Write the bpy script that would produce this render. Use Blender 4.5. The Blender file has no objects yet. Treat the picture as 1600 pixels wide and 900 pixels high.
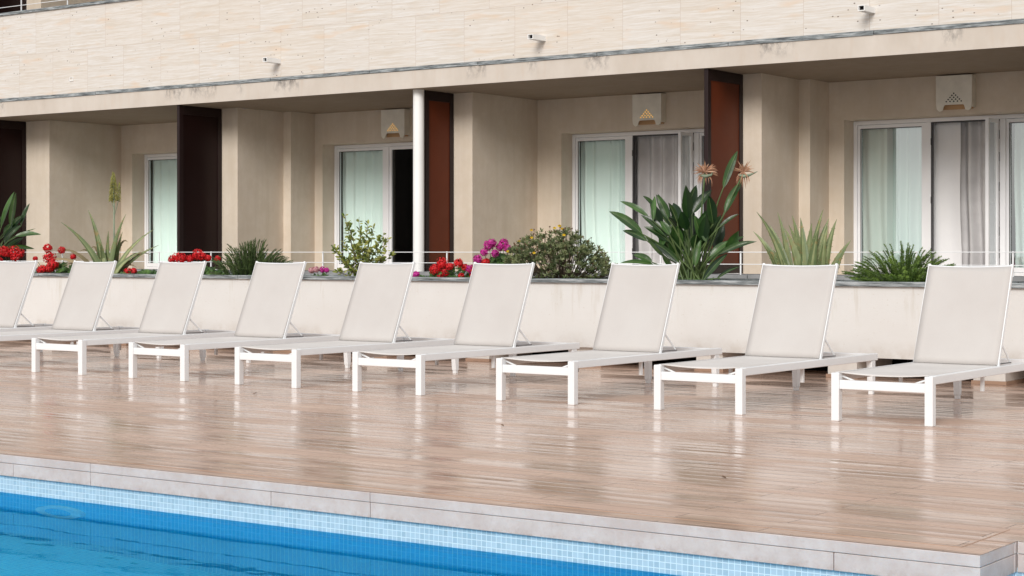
import bpy, bmesh, math, random
from mathutils import Vector, Matrix, noise
R = math.radians
PI = math.pi
scene = bpy.context.scene
C = scene.collection
rnd = random.Random(7)

# ------------------------------------------------------------------ materials
class NT:
    def __init__(s, name):
        s.m = bpy.data.materials.new(name); s.m.use_nodes = True
        s.t = s.m.node_tree; s.t.nodes.clear()
        s.out = s.n('ShaderNodeOutputMaterial')
    def n(s, typ, **kw):
        nd = s.t.nodes.new(typ)
        for k, v in kw.items():
            setattr(nd, k, v)
        return nd
    def l(s, a, b): s.t.links.new(a, b)
    def setv(s, sock, v):
        if isinstance(v, bpy.types.NodeSocket): s.l(v, sock)
        elif v is not None: sock.default_value = v
    def coord(s, kind='Object'):
        return s.n('ShaderNodeTexCoord').outputs[kind]
    def mapping(s, vec, scale=(1,1,1), loc=(0,0,0), rot=(0,0,0)):
        m = s.n('ShaderNodeMapping'); s.l(vec, m.inputs[0])
        m.inputs['Scale'].default_value = scale; m.inputs['Location'].default_value = loc
        m.inputs['Rotation'].default_value = rot
        return m.outputs[0]
    def noise(s, vec, scale, detail=3, rough=.5, dist=0):
        n = s.n('ShaderNodeTexNoise'); s.l(vec, n.inputs['Vector'])
        n.inputs['Scale'].default_value = scale; n.inputs['Detail'].default_value = detail
        n.inputs['Roughness'].default_value = rough; n.inputs['Distortion'].default_value = dist
        return n.outputs['Fac']
    def ramp(s, fac, stops, interp='LINEAR'):
        r = s.n('ShaderNodeValToRGB'); s.l(fac, r.inputs[0]); cr = r.color_ramp; cr.interpolation = interp
        while len(cr.elements) < len(stops): cr.elements.new(.5)
        for e, (p, c) in zip(cr.elements, stops):
            e.position = p; e.color = (c, c, c, 1) if not hasattr(c, '__len__') else (*c[:3], 1)
        return r.outputs[0]
    def mix(s, fac, a, b, mode='MIX'):
        m = s.n('ShaderNodeMix', data_type='RGBA', blend_type=mode)
        s.setv(m.inputs[0], fac)
        for i, v in ((6, a), (7, b)):
            if isinstance(v, tuple): v = (*v[:3], 1)
            s.setv(m.inputs[i], v)
        return m.outputs[2]
    def math(s, op, a, b=None, c=None, clamp=False):
        m = s.n('ShaderNodeMath', operation=op, use_clamp=clamp)
        s.setv(m.inputs[0], a)
        if b is not None: s.setv(m.inputs[1], b)
        if c is not None: s.setv(m.inputs[2], c)
        return m.outputs[0]
    def sep(s, v):
        n = s.n('ShaderNodeSeparateXYZ'); s.l(v, n.inputs[0]); return n.outputs
    def comb(s, x, y, z=0.0):
        n = s.n('ShaderNodeCombineXYZ')
        for i, v in enumerate((x, y, z)): s.setv(n.inputs[i], v)
        return n.outputs[0]
    def bump(s, h, strength=.3, dist=.01, normal=None):
        b = s.n('ShaderNodeBump'); s.l(h, b.inputs['Height'])
        b.inputs['Strength'].default_value = strength; b.inputs['Distance'].default_value = dist
        if normal is not None: s.l(normal, b.inputs['Normal'])
        return b.outputs[0]
    def attr(s, name):
        return s.n('ShaderNodeAttribute', attribute_name=name).outputs['Fac']
    def brick(s, vec, w, h, mortar, offset=.5, c1=(0,0,0), c2=(1,1,1), mc=(.5,.5,.5), smooth=0.0):
        b = s.n('ShaderNodeTexBrick', offset=offset); s.l(vec, b.inputs['Vector'])
        b.inputs['Scale'].default_value = 1; b.inputs['Brick Width'].default_value = w
        b.inputs['Row Height'].default_value = h; b.inputs['Mortar Size'].default_value = mortar
        b.inputs['Mortar Smooth'].default_value = smooth
        b.inputs['Color1'].default_value = (*c1, 1); b.inputs['Color2'].default_value = (*c2, 1)
        b.inputs['Mortar'].default_value = (*mc, 1)
        return b.outputs['Color'], b.outputs['Fac']
    def princ(s, color, rough=.6, normal=None, spec=None, metal=None, **kw):
        p = s.n('ShaderNodeBsdfPrincipled')
        if isinstance(color, tuple): color = (*color[:3], 1)
        s.setv(p.inputs['Base Color'], color); s.setv(p.inputs['Roughness'], rough)
        if normal is not None: s.l(normal, p.inputs['Normal'])
        if spec is not None: s.setv(p.inputs['Specular IOR Level'], spec)
        if metal is not None: s.setv(p.inputs['Metallic'], metal)
        for k, v in kw.items(): s.setv(p.inputs[k.replace('_', ' ')], v)
        return p.outputs[0]
    def done(s, sh): s.l(sh, s.out.inputs[0]); return s.m

def m_plain(name, col, rough=.5, var=.06, scale=3.0, bump=.0, bscale=60, spec=None, metal=None):
    t = NT(name); v = t.coord()
    n = t.noise(v, scale, 4)
    f = t.ramp(n, [(.3, 1-var), (.7, 1+var*.3)])
    c = t.mix(1.0, col, f, 'MULTIPLY')
    r = t.math('MULTIPLY_ADD', t.noise(v, scale*3, 3), .2, rough-.1)
    nm = t.bump(t.noise(v, bscale, 4), bump, .004) if bump else None
    return t.done(t.princ(c, r, nm, spec, metal))

def m_planter():
    t = NT('off-white planter render'); v = t.coord(); x, y, z = t.sep(v)
    big = t.noise(v, 1.3, 4, .6); c = t.mix(t.ramp(big, [(.35, 0), (.7, 1)]), (.655, .645, .63), (.70, .70, .69))
    dr = t.noise(t.comb(t.math('MULTIPLY', x, 7.0), t.math('MULTIPLY', z, .8)), 1.3, 4, .65)
    mr = t.n('ShaderNodeMapRange'); t.l(z, mr.inputs[0]); mr.inputs[1].default_value = .38; mr.inputs[2].default_value = .80
    c = t.mix(t.math('MULTIPLY', mr.outputs[0], t.ramp(dr, [(.56, 0), (.70, .5)])), c, (.45, .40, .31))
    lo = t.n('ShaderNodeMapRange'); t.l(z, lo.inputs[0]); lo.inputs[1].default_value = .34; lo.inputs[2].default_value = .18
    c = t.mix(t.math('MULTIPLY', lo.outputs[0], t.ramp(t.noise(v, 6, 4, .6), [(.4, 0), (.65, .55)])), c, (.44, .38, .32))
    sp = t.noise(v, 42, 3, .6); c = t.mix(t.ramp(sp, [(.64, 0), (.72, .35)]), c, (.50, .45, .38))
    cr = t.noise(t.comb(t.math('MULTIPLY', x, 1.0), 0.0), .9, 0)
    h = t.math('ADD', t.noise(v, 110, 4, .7), t.noise(v, 9, 3))
    return t.done(t.princ(c, .85, t.bump(h, .5, .004), .2))

def m_stucco(name, col, stain=.12):
    t = NT(name); v = t.coord()
    big = t.noise(v, .9, 4, .6)
    strk = t.noise(t.mapping(v, (5, 5, .5)), 1.0, 4, .6)
    c = t.mix(t.ramp(big, [(.35, 0), (.7, 1)]), tuple(x*(1-stain) for x in col), col)
    c = t.mix(t.ramp(strk, [(.45, 0), (.75, .42)]), c, tuple(x*.72*y for x, y in zip(col, (1, .96, .88))))
    med = t.noise(v, 5.5, 5, .7)
    c = t.mix(t.ramp(med, [(.42, .28), (.6, 0)]), c, tuple(x*.80*y for x, y in zip(col, (1, .95, .86))))
    fine = t.noise(v, 160, 3, .7)
    c = t.mix(t.ramp(fine, [(.35, .0), (.65, .12)]), c, tuple(x*.6 for x in col))
    h = t.math('ADD', t.noise(v, 120, 4, .7), t.noise(v, 12, 3))
    return t.done(t.princ(c, .9, t.bump(h, .5, .004), .2))

def m_travertine():
    t = NT('travertine cladding'); v = t.coord(); x, y, z = t.sep(v)
    vec = t.comb(t.math('ADD', x, 40 + 9.67 - 40.71 + .885*.5 + .0), t.math('ADD', z, -3.78 + .73*2))
    bc, bf = t.brick(vec, .885, .73, .0022, .5)
    tile = t.n('ShaderNodeSeparateColor'); t.l(bc, tile.inputs[0]); tv = tile.outputs[0]
    # striation, shifted from slab to slab
    sx = t.math('ADD', x, t.math('MULTIPLY', tv, 37.0))
    warp = t.noise(t.comb(t.math('MULTIPLY', sx, 2.2), t.math('MULTIPLY', z, 3.0), tv), 1.0, 3)
    zz = t.math('ADD', z, t.math('MULTIPLY', warp, .05))
    st = t.noise(t.comb(t.math('MULTIPLY', sx, .9), t.math('MULTIPLY', zz, 24.0), tv), 1.6, 6, .66)
    st2 = t.noise(t.comb(t.math('MULTIPLY', sx, 4.0), t.math('MULTIPLY', zz, 85.0), tv), 1.3, 3, .6)
    c = t.mix(t.ramp(st, [(.40, 0), (.64, 1)]), (.70, .68, .66), (.61, .555, .49))
    c = t.mix(t.ramp(st2, [(.45, 0), (.72, .5)]), c, (.53, .475, .41))
    c = t.mix(t.ramp(tv, [(.0, .22), (.5, 0.05), (.86, 0), (.97, .3)]), c, (.64, .53, .41))
    warm = t.noise(t.comb(t.math('MULTIPLY', x, 1.1), t.math('MULTIPLY', z, 5.0)), 1.3, 2)
    c = t.mix(t.ramp(warm, [(.58, 0), (.70, .5)]), c, (.66, .50, .36))
    vo = t.n('ShaderNodeTexVoronoi'); t.l(t.comb(t.math('MULTIPLY', x, 5.0), t.math('MULTIPLY', z, 8.0)), vo.inputs['Vector'])
    vo.inputs['Scale'].default_value = 1.6
    pit = t.ramp(vo.outputs['Distance'], [(.06, 1), (.12, 0)])
    pm = t.ramp(t.noise(v, 1.7, 2), [(.44, 0), (.54, 1)])
    c = t.mix(t.math('MULTIPLY', pit, pm), c, (.13, .09, .07))
    c = t.mix(t.math('MULTIPLY', bf, .6), c, (.40, .28, .21))
    h = t.math('SUBTRACT', t.math('MULTIPLY', st2, .3), t.math('MULTIPLY', bf, 1.0))
    return t.done(t.princ(c, .65, t.bump(h, .4, .004), .3))

def m_fascia():
    t = NT('stained fascia render'); v = t.coord(); x, y, z = t.sep(v)
    n = t.noise(t.comb(t.math('MULTIPLY', x, 1.0), t.math('MULTIPLY', z, .6)), 2.0, 4, .6)
    c = t.mix(t.ramp(n, [(.35, 0), (.7, 1)]), (.55, .49, .43), (.62, .565, .51))
    c = t.mix(t.ramp(t.noise(t.comb(t.math('MULTIPLY', x, 6.0), z), 1.5, 4), [(.55, 0), (.8, .3)]), c, (.54, .42, .33))
    # dark drips right under the metal strip
    d1 = t.noise(t.comb(t.math('MULTIPLY', x, 1.6), 3.3), 1.0, 1)
    d2 = t.noise(t.comb(t.math('MULTIPLY', x, 9.0), t.math('MULTIPLY', z, 5.0)), 1.5, 5, .7)
    top = t.n('ShaderNodeMapRange'); t.l(z, top.inputs[0])
    top.inputs[1].default_value = 3.50; top.inputs[2].default_value = 3.72
    m = t.math('MULTIPLY', t.ramp(d1, [(.60, 0), (.66, 1)]), top.outputs[0])
    m = t.math('MULTIPLY', m, t.ramp(d2, [(.42, 0), (.66, 1)]))
    c = t.mix(t.math('MULTIPLY', m, .8), c, (.10, .09, .09))
    fine = t.noise(v, 90, 4, .7)
    return t.done(t.princ(c, .85, t.bump(fine, .35, .003), .2))

def m_metalstrip():
    t = NT('weathered zinc strip'); v = t.coord(); x, y, z = t.sep(v)
    n = t.noise(t.comb(t.math('MULTIPLY', x, 2.2), t.math('MULTIPLY', z, 30)), 1.6, 5, .7)
    c = t.ramp(n, [(.36, (.045, .05, .055)), (.5, (.20, .225, .235)), (.66, (.50, .53, .55))])
    return t.done(t.princ(c, .5, t.bump(n, .5, .004), .4))

def m_deck():
    t = NT('wet wood-look deck tiles'); v = t.coord(); x, y, z = t.sep(v)
    vec = t.comb(t.math('ADD', x, 80), t.math('ADD', y, 0.52))
    bc, bf = t.brick(vec, 1.2, .125, .0032, .37, smooth=.3)
    sp = t.n('ShaderNodeSeparateColor'); t.l(bc, sp.inputs[0]); tv = sp.outputs[0]
    gx = t.math('ADD', x, t.math('MULTIPLY', tv, 17.0))
    grain = t.noise(t.comb(t.math('MULTIPLY', gx, 1.4), t.math('MULTIPLY', y, 26.0), tv), 1.5, 5, .65)
    big = t.noise(t.comb(t.math('MULTIPLY', x, .5), t.math('MULTIPLY', y, .9)), 1.0, 4, .6)
    c = t.mix(t.ramp(grain, [(.3, 0), (.7, 1)]), (.50, .335, .25), (.75, .565, .455))
    c = t.mix(t.math('MULTIPLY', t.ramp(tv, [(.0, 0), (1, 1)]), .6), c, (.57, .385, .305))
    c = t.mix(t.ramp(big, [(.35, .35), (.65, 0)]), c, (.40, .27, .205))
    c = t.mix(t.math('MULTIPLY', bf, .8), c, (.13, .08, .065))
    damp = t.noise(t.comb(t.math('MULTIPLY', x, 1.7), t.math('MULTIPLY', y, 9.0), tv), 1.0, 4, .6)
    c = t.mix(t.ramp(damp, [(.56, 0), (.68, .5)]), c, (.25, .175, .13))
    spk = t.noise(v, 55, 2, .5)
    c = t.mix(t.ramp(spk, [(.70, 0), (.76, .45)]), c, (.2, .14, .11))
    wet = t.noise(t.comb(t.math('MULTIPLY', x, .8), t.math('MULTIPLY', y, 3.2)), 1.0, 5, .6)
    rough = t.ramp(wet, [(.36, .07), (.48, .14), (.62, .40)])
    und = t.noise(t.comb(t.math('MULTIPLY', x, .9), t.math('MULTIPLY', y, 8.0)), 1.2, 3, .5)
    fr = t.math('FRACT', t.math('DIVIDE', t.math('ADD', y, .52), .125))
    cup = t.math('MULTIPLY', t.math('MULTIPLY', fr, t.math('SUBTRACT', 1.0, fr)), t.math('MULTIPLY_ADD', tv, .9, .15))
    tilt = t.math('MULTIPLY', fr, t.math('MULTIPLY_ADD', tv, .5, -.25))
    h = t.math('ADD', t.math('MULTIPLY', und, .55), t.math('MULTIPLY', grain, .07))
    h = t.math('SUBTRACT', t.math('ADD', h, t.math('ADD', cup, tilt)), t.math('MULTIPLY', bf, .3))
    nm = t.bump(h, .6, .008)
    return t.done(t.princ(c, rough, nm, .5))

def m_stone():
    t = NT('lilac grey pool edge stone'); v = t.coord(); x, y, z = t.sep(v)
    n = t.noise(v, 7, 5, .7); n2 = t.noise(v, 38, 4, .65)
    c = t.mix(t.ramp(n, [(.35, 0), (.65, 1)]), (.55, .455, .42), (.64, .56, .53))
    c = t.mix(t.ramp(n2, [(.55, 0), (.75, .35)]), c, (.44, .33, .30))
    mr = t.n('ShaderNodeMapRange'); t.l(z, mr.inputs[0]); mr.inputs[1].default_value = -.085; mr.inputs[2].default_value = -.118
    c = t.mix(t.math('MULTIPLY', mr.outputs[0], t.ramp(t.noise(v, 30, 5, .7), [(.42, 0), (.65, .6)])), c, (.36, .25, .20))
    return t.done(t.princ(c, .55, t.bump(n2, .35, .004), .4))

def m_mosaic(name, deep=False):
    t = NT(name); v = t.coord(); g = t.n('ShaderNodeNewGeometry'); x, y, z = t.sep(v)
    nx, ny, nz = t.sep(g.outputs['Normal'])
    ax = t.math('ABSOLUTE', nx)
    hx = t.mix(t.math('GREATER_THAN', ax, .5), t.comb(x, 0, 0), t.comb(y, 0, 0)); hx = t.sep(hx)[0]
    az = t.math('GREATER_THAN', t.math('ABSOLUTE', nz), .5)
    vy = t.sep(t.mix(az, t.comb(z, 0, 0), t.comb(y, 0, 0)))[0]
    vec = t.comb(t.math('ADD', hx, 60), t.math('ADD', vy, 20 + .0165 + .0075))
    bc, bf = t.brick(vec, .0262, .0262, .0016, 0.0)
    sp = t.n('ShaderNodeSeparateColor'); t.l(bc, sp.inputs[0]); tv = sp.outputs[0]
    if deep:
        c = t.ramp(tv, [(0, (.0, .50, .88)), (1, (.0, .60, .96))])
        c = t.mix(bf, c, (.35, .85, 1.0))
    else:
        c = t.ramp(tv, [(0, (.36, .50, .60)), (.5, (.41, .55, .65)), (1, (.46, .60, .70))])
        mr = t.n('ShaderNodeMapRange'); t.l(z, mr.inputs[0]); mr.inputs[1].default_value = -.20; mr.inputs[2].default_value = -.27
        c = t.mix(mr.outputs[0], c, t.ramp(tv, [(0, (.005, .42, .80)), (1, (.02, .52, .90))]))
        c = t.mix(bf, c, (.66, .79, .86))
    return t.done(t.princ(c, .2, t.bump(t.math('MULTIPLY', bf, -1), .4, .002), .5))

def m_water():
    t = NT('pool water'); v = t.coord(); x, y, z = t.sep(v)
    w1 = t.noise(t.comb(t.math('MULTIPLY', x, 1.3), t.math('MULTIPLY', y, 2.2)), 1.1, 3, .5)
    w2 = t.noise(t.comb(t.math('MULTIPLY', x, 3.0), t.math('MULTIPLY', y, 5.0)), 1.6, 2, .5)
    h = t.math('ADD', w1, t.math('MULTIPLY', w2, .16))
    nm = t.bump(h, .13, .012)
    rf = t.n('ShaderNodeBsdfRefraction'); rf.inputs['IOR'].default_value = 1.33; rf.inputs['Roughness'].default_value = 0.0
    rf.inputs['Color'].default_value = (.62, 1.0, 1.0, 1); t.l(nm, rf.inputs['Normal'])
    gl = t.n('ShaderNodeBsdfGlossy'); gl.inputs['Roughness'].default_value = .012; gl.inputs['Color'].default_value = (.13, .60, 1.0, 1)
    t.l(nm, gl.inputs['Normal'])
    fr = t.n('ShaderNodeFresnel'); fr.inputs['IOR'].default_value = 1.33; t.l(nm, fr.inputs['Normal'])
    mx = t.n('ShaderNodeMixShader'); t.l(t.math('MULTIPLY', fr.outputs[0], .95), mx.inputs[0])
    t.l(rf.outputs[0], mx.inputs[1]); t.l(gl.outputs[0], mx.inputs[2])
    return t.done(mx.outputs[0])

def m_glass(name, refl=.22, tint=(.93, .98, .965)):
    t = NT(name)
    tr = t.n('ShaderNodeBsdfTransparent'); tr.inputs[0].default_value = (*tint, 1)
    gl = t.n('ShaderNodeBsdfGlossy'); gl.inputs['Roughness'].default_value = .01
    gl.inputs['Color'].default_value = (.93, .98, 1, 1)
    v = t.coord(); t.l(t.bump(t.noise(v, .8, 1), .05, .02), gl.inputs['Normal'])
    lw = t.n('ShaderNodeLayerWeight'); lw.inputs[0].default_value = .3
    f = t.math('MULTIPLY_ADD', lw.outputs['Fresnel'], 1.0, refl, clamp=True)
    mx = t.n('ShaderNodeMixShader'); t.l(f, mx.inputs[0]); t.l(tr.outputs[0], mx.inputs[1]); t.l(gl.outputs[0], mx.inputs[2])
    return t.done(mx.outputs[0])

def m_leaf(name, dark, light, dry=None, rough=.42, transl=.25, dryamt=.1, spec=.5):
    t = NT(name); v = t.coord(); a = t.attr('tint')
    c = t.ramp(a, [(0, dark), (1, light)])
    n = t.noise(v, 9, 3)
    c = t.mix(t.ramp(n, [(.35, .45), (.7, 0)]), c, tuple(x*.6 for x in dark))
    if dry: c = t.mix(t.ramp(t.noise(v, 16, 3), [(.62-dryamt, 0), (.72, .85)]), c, dry)
    p = t.princ(c, rough, t.bump(t.noise(v, 40, 2), .2, .004), spec)
    tl = t.n('ShaderNodeBsdfTranslucent'); t.l(t.mix(1, c, (1.2, 1.25, .6), 'MULTIPLY'), tl.inputs[0])
    mx = t.n('ShaderNodeMixShader'); mx.inputs[0].default_value = transl
    t.l(p, mx.inputs[1]); t.l(tl.outputs[0], mx.inputs[2])
    return t.done(mx.outputs[0])

def m_fabric(name, col, col2, transl=.0, wave=True):
    t = NT(name); v = t.coord(); oi = t.n('ShaderNodeObjectInfo').outputs['Random']
    vv = t.n('ShaderNodeVectorMath', operation='ADD'); t.l(v, vv.inputs[0]); t.l(t.comb(t.math('MULTIPLY', oi, 9), oi, 0), vv.inputs[1])
    n = t.noise(vv.outputs[0], 2.6, 3, .55)
    c = t.mix(t.ramp(n, [(.35, 0), (.7, 1)]), col, col2)
    wv = t.noise(vv.outputs[0], 350, 2, .6)
    c = t.mix(t.ramp(wv, [(.35, .0), (.7, .14)]), c, tuple(x*.6 for x in col))
    p = t.princ(c, .8, t.bump(wv, .3, .001), .25)
    if transl:
        tl = t.n('ShaderNodeBsdfTranslucent'); t.l(c, tl.inputs[0])
        mx = t.n('ShaderNodeMixShader'); mx.inputs[0].default_value = transl
        t.l(p, mx.inputs[1]); t.l(tl.outputs[0], mx.inputs[2]); p = mx.outputs[0]
    return t.done(p)

def m_emit(name, col, s):
    t = NT(name); e = t.n('ShaderNodeEmission'); e.inputs[0].default_value = (*col, 1); e.inputs[1].default_value = s
    return t.done(e.outputs[0])

M = dict(
    trav=m_travertine(), fascia=m_fascia(), strip=m_metalstrip(), deck=m_deck(), stone=m_stone(),
    mosaic=m_mosaic('pale blue glass mosaic'), deep=m_mosaic('deep blue glass mosaic', True), water=m_water(),
    stucco=m_stucco('beige render', (.76, .67, .565)), soffit=m_stucco('shaded soffit render', (.36, .29, .225)),  # soffit is the same render with its shade put into a darker base
    planter=m_planter(),
    rim=m_plain('white plastic rim', (.9, .9, .9), .3, .02),
    void=m_plain('painted void shade', (.008, .007, .007), .95, spec=.1), block=m_plain('plinth paint', (.72, .69, .65), .8, .15),  # void: near-black base holds the shade of open hollows
    foot=m_plain('plinth base edge', (.42, .27, .19), .8, .2),
    concrete=m_plain('grey concrete slab', (.26, .27, .28), .8, .3, 4, .3), paving=m_plain('terrace paving', (.42, .36, .31), .7, .2),
    ground=m_plain('beige ground paving', (.42, .36, .30), .8, .2, .6), soil=m_plain('planter soil', (.05, .035, .025), .95, .5, 8, .8, 25),
    white=m_plain('white powder coat', (.82, .84, .86), .35, .03, 2), upvc=m_plain('white door frame', (.90, .91, .94), .4, .06, 2),
    column=m_plain('white painted column', (.85, .85, .84), .5, .04, 2),
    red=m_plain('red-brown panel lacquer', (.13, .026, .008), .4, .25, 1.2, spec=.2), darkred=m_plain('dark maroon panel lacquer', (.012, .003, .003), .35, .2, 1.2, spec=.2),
    darkframe=m_plain('dark brown screen frame', (.018, .008, .008), .4, .2, 2, spec=.3), steel=m_plain('stainless steel', (.6, .6, .6), .2, .1, 3, metal=1.0),
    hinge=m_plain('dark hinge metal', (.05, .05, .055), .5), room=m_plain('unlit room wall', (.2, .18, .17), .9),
    sling=m_fabric('light sling mesh', (.60, .57, .55), (.635, .61, .59), .12),
    seat=m_fabric('light sling mesh seat brightened', (.70, .67, .645), (.77, .745, .725), .05),  # same mesh as sling, base lightened to stand in for light on the seat
    mint=m_fabric('mint curtain', (.90, .98, .95), (.93, .99, .97), .0), whitec=m_fabric('white curtain', (.90, .90, .92), (.94, .94, .95), .0), grey=m_fabric('grey voile curtain', (.64, .63, .64), (.80, .79, .80), .08),
    glass=m_glass('door glass', .06), glassclear=m_glass('sky reflecting glass', .34), glassdark=m_glass('dark leaf glass', .02, (.5, .55, .55)),
    lamp=m_plain('cream ceramic', (.86, .83, .74), .6, .12, 6), lampback=m_plain('lamp inner', (.55, .33, .17), .7, .2),
    gold=m_emit('lit perforation', (1.0, .50, .05), 1.1), dark=m_plain('painted perforation shade', (.01, .01, .01), .9),
    strel=m_leaf('strelitzia leaf', (.010, .034, .010), (.070, .165, .034), rough=.30, transl=.18),
    petiole=m_leaf('green leaf stalk', (.05, .10, .03), (.17, .24, .08), rough=.45, transl=.1),
    bloom=m_leaf('dried orange petal', (.36, .17, .10), (.74, .48, .34), rough=.7, transl=.2),
    spathe=m_leaf('grey green spathe', (.10, .14, .09), (.34, .42, .30), rough=.6, transl=.1),
    aloe=m_leaf('aloe leaf', (.13, .19, .08), (.44, .48, .24), (.33, .22, .09), rough=.45, transl=.12, dryamt=.06),
    aloedry=m_leaf('dry aloe leaf', (.20, .16, .08), (.44, .34, .20), rough=.7, transl=.1),
    spike=m_leaf('aloe flower spike', (.16, .17, .05), (.45, .42, .12), rough=.7, transl=.2),
    needle=m_leaf('needle foliage', (.025, .055, .018), (.20, .27, .10), rough=.5, transl=.2),
    foxtail=m_leaf('foxtail foliage', (.05, .13, .022), (.38, .54, .11), rough=.5, transl=.25),
    varie=m_leaf('yellow green leaf', (.07, .13, .015), (.52, .52, .14), rough=.35, transl=.3),
    bark=m_plain('brown twig bark', (.09, .06, .04), .9, .3, 12),
    mound=m_leaf('grey green leaf', (.05, .085, .028), (.36, .40, .20), (.20, .13, .07), rough=.6, transl=.2, dryamt=.03),
    yellow=m_leaf('yellow petal', (.55, .33, .01), (.85, .62, .03), rough=.6, transl=.2),
    brownhead=m_leaf('brown seed head', (.07, .035, .02), (.22, .12, .06), rough=.9, transl=.0),
    geran=m_leaf('geranium leaf', (.02, .07, .012), (.11, .23, .04), rough=.5, transl=.25),
    redp=m_leaf('red petal', (.50, .003, .006), (.92, .02, .03), rough=.55, transl=.2),
    magenta=m_leaf('magenta petal', (.42, .01, .22), (.80, .06, .48), rough=.55, transl=.2),
    pink=m_leaf('pale pink petal', (.60, .25, .32), (.80, .50, .52), rough=.6, transl=.2),
)

# ------------------------------------------------------------------ mesh builder
class MB:
    def __init__(s): s.v = []; s.f = []; s.t = []
    def quad(s, *p, tint=.5):
        i = len(s.v); s.v += [tuple(q) for q in p]; s.f.append(tuple(range(i, i+len(p)))); s.t.append(tint)
    def box(s, x0, x1, y0, y1, z0, z1, tint=.5):
        i = len(s.v)
        s.v += [(x0,y0,z0),(x1,y0,z0),(x1,y1,z0),(x0,y1,z0),(x0,y0,z1),(x1,y0,z1),(x1,y1,z1),(x0,y1,z1)]
        for f in ((0,3,2,1),(4,5,6,7),(0,1,5,4),(1,2,6,5),(2,3,7,6),(3,0,4,7)):
            s.f.append(tuple(i+k for k in f)); s.t.append(tint)
    def tube(s, pts, r, n=8, tint=.5, cap=True):
        pts = [Vector(p) for p in pts]; rs = r if hasattr(r, '__len__') else [r]*len(pts)
        i0 = len(s.v); prev = None
        for k, p in enumerate(pts):
            d = (pts[min(k+1, len(pts)-1)] - pts[max(k-1, 0)]).normalized()
            if prev is None:
                a = Vector((0,0,1)) if abs(d.z) < .9 else Vector((1,0,0))
                u = d.cross(a).normalized()
            else: u = (prev - d*prev.dot(d)).normalized()
            prev = u; w = d.cross(u)
            for j in range(n):
                an = 2*PI*j/n; s.v.append(tuple(p + (u*math.cos(an) + w*math.sin(an))*rs[k]))
        for k in range(len(pts)-1):
            for j in range(n):
                a = i0+k*n+j; b = i0+k*n+(j+1) % n
                s.f.append((a, b, b+n, a+n)); s.t.append(tint)
        if cap:
            s.f.append(tuple(i0+j for j in reversed(range(n)))); s.t.append(tint)
            e = i0+(len(pts)-1)*n; s.f.append(tuple(e+j for j in range(n))); s.t.append(tint)
    def bar(s, a, b, w, h, tint=.5):   # square bar between two points
        a, b = Vector(a), Vector(b); d = (b-a).normalized()
        u = d.cross(Vector((0,0,1)))
        if u.length < .01: u = Vector((1,0,0))
        u.normalize(); q = u.cross(d)
        i = len(s.v)
        for p in (a, b):
            for su, sq in ((-1,-1),(1,-1),(1,1),(-1,1)): s.v.append(tuple(p+u*su*w/2+q*sq*h/2))
        for f in ((3,2,1,0),(4,5,6,7),(0,1,5,4),(1,2,6,5),(2,3,7,6),(3,0,4,7)):
            s.f.append(tuple(i+k for k in f)); s.t.append(tint)
    def blade(s, pts, widths, hint, fold=.25, tint=.5, var=0.0):
        pts = [Vector(p) for p in pts]; i0 = len(s.v); hint = Vector(hint); n = len(pts)
        for k, p in enumerate(pts):
            d = (pts[min(k+1, n-1)] - pts[max(k-1, 0)]).normalized()
            side = d.cross(hint)
            if side.length < 1e-3: side = Vector((1,0,0))
            side.normalize(); up = side.cross(d); w = widths[k]/2
            s.v += [tuple(p - side*w + up*w*fold), tuple(p), tuple(p + side*w + up*w*fold)]
        for k in range(n-1):
            a = i0+3*k
            s.f.append((a, a+1, a+4, a+3)); s.t.append(min(1, max(0, tint+var)))
            s.f.append((a+1, a+2, a+5, a+4)); s.t.append(min(1, max(0, tint-var)))
    def build(s, name, mat, parent=None, smooth=False, bevel=0, world=True):
        me = bpy.data.meshes.new(name); me.from_pydata(s.v, [], s.f); me.update()
        at = me.attributes.new('tint', 'FLOAT', 'FACE'); at.data.foreach_set('value', s.t)
        me.materials.append(mat)
        if smooth: me.polygons.foreach_set('use_smooth', [True]*len(me.polygons))
        o = bpy.data.objects.new(name, me); C.objects.link(o)
        if parent is not None:
            o.parent = parent
            if world:
                w = Vector(); q = parent
                while q is not None: w += q.location; q = q.parent
                o.location = -w
        if bevel:
            b = o.modifiers.new('bevel', 'BEVEL'); b.width = bevel; b.segments = 2; b.limit_method = 'ANGLE'
        return o

def tag(o, label=None, cat=None, group=None, kind=None):
    if label: o['label'] = label
    if cat: o['category'] = cat
    if group: o['group'] = group
    if kind: o['kind'] = kind
    return o
def thing(name, loc, label, cat, group=None, rz=0):
    o = bpy.data.objects.new(name, None); C.objects.link(o); o.location = loc; o.rotation_euler = (0, 0, rz)
    o.empty_display_size = .2
    return tag(o, label, cat, group)
def copy_tree(o, parent=None):
    c = o.copy(); C.objects.link(c); c.parent = parent
    for ch in [k for k in o.children]: copy_tree(ch, c)
    return c

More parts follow.
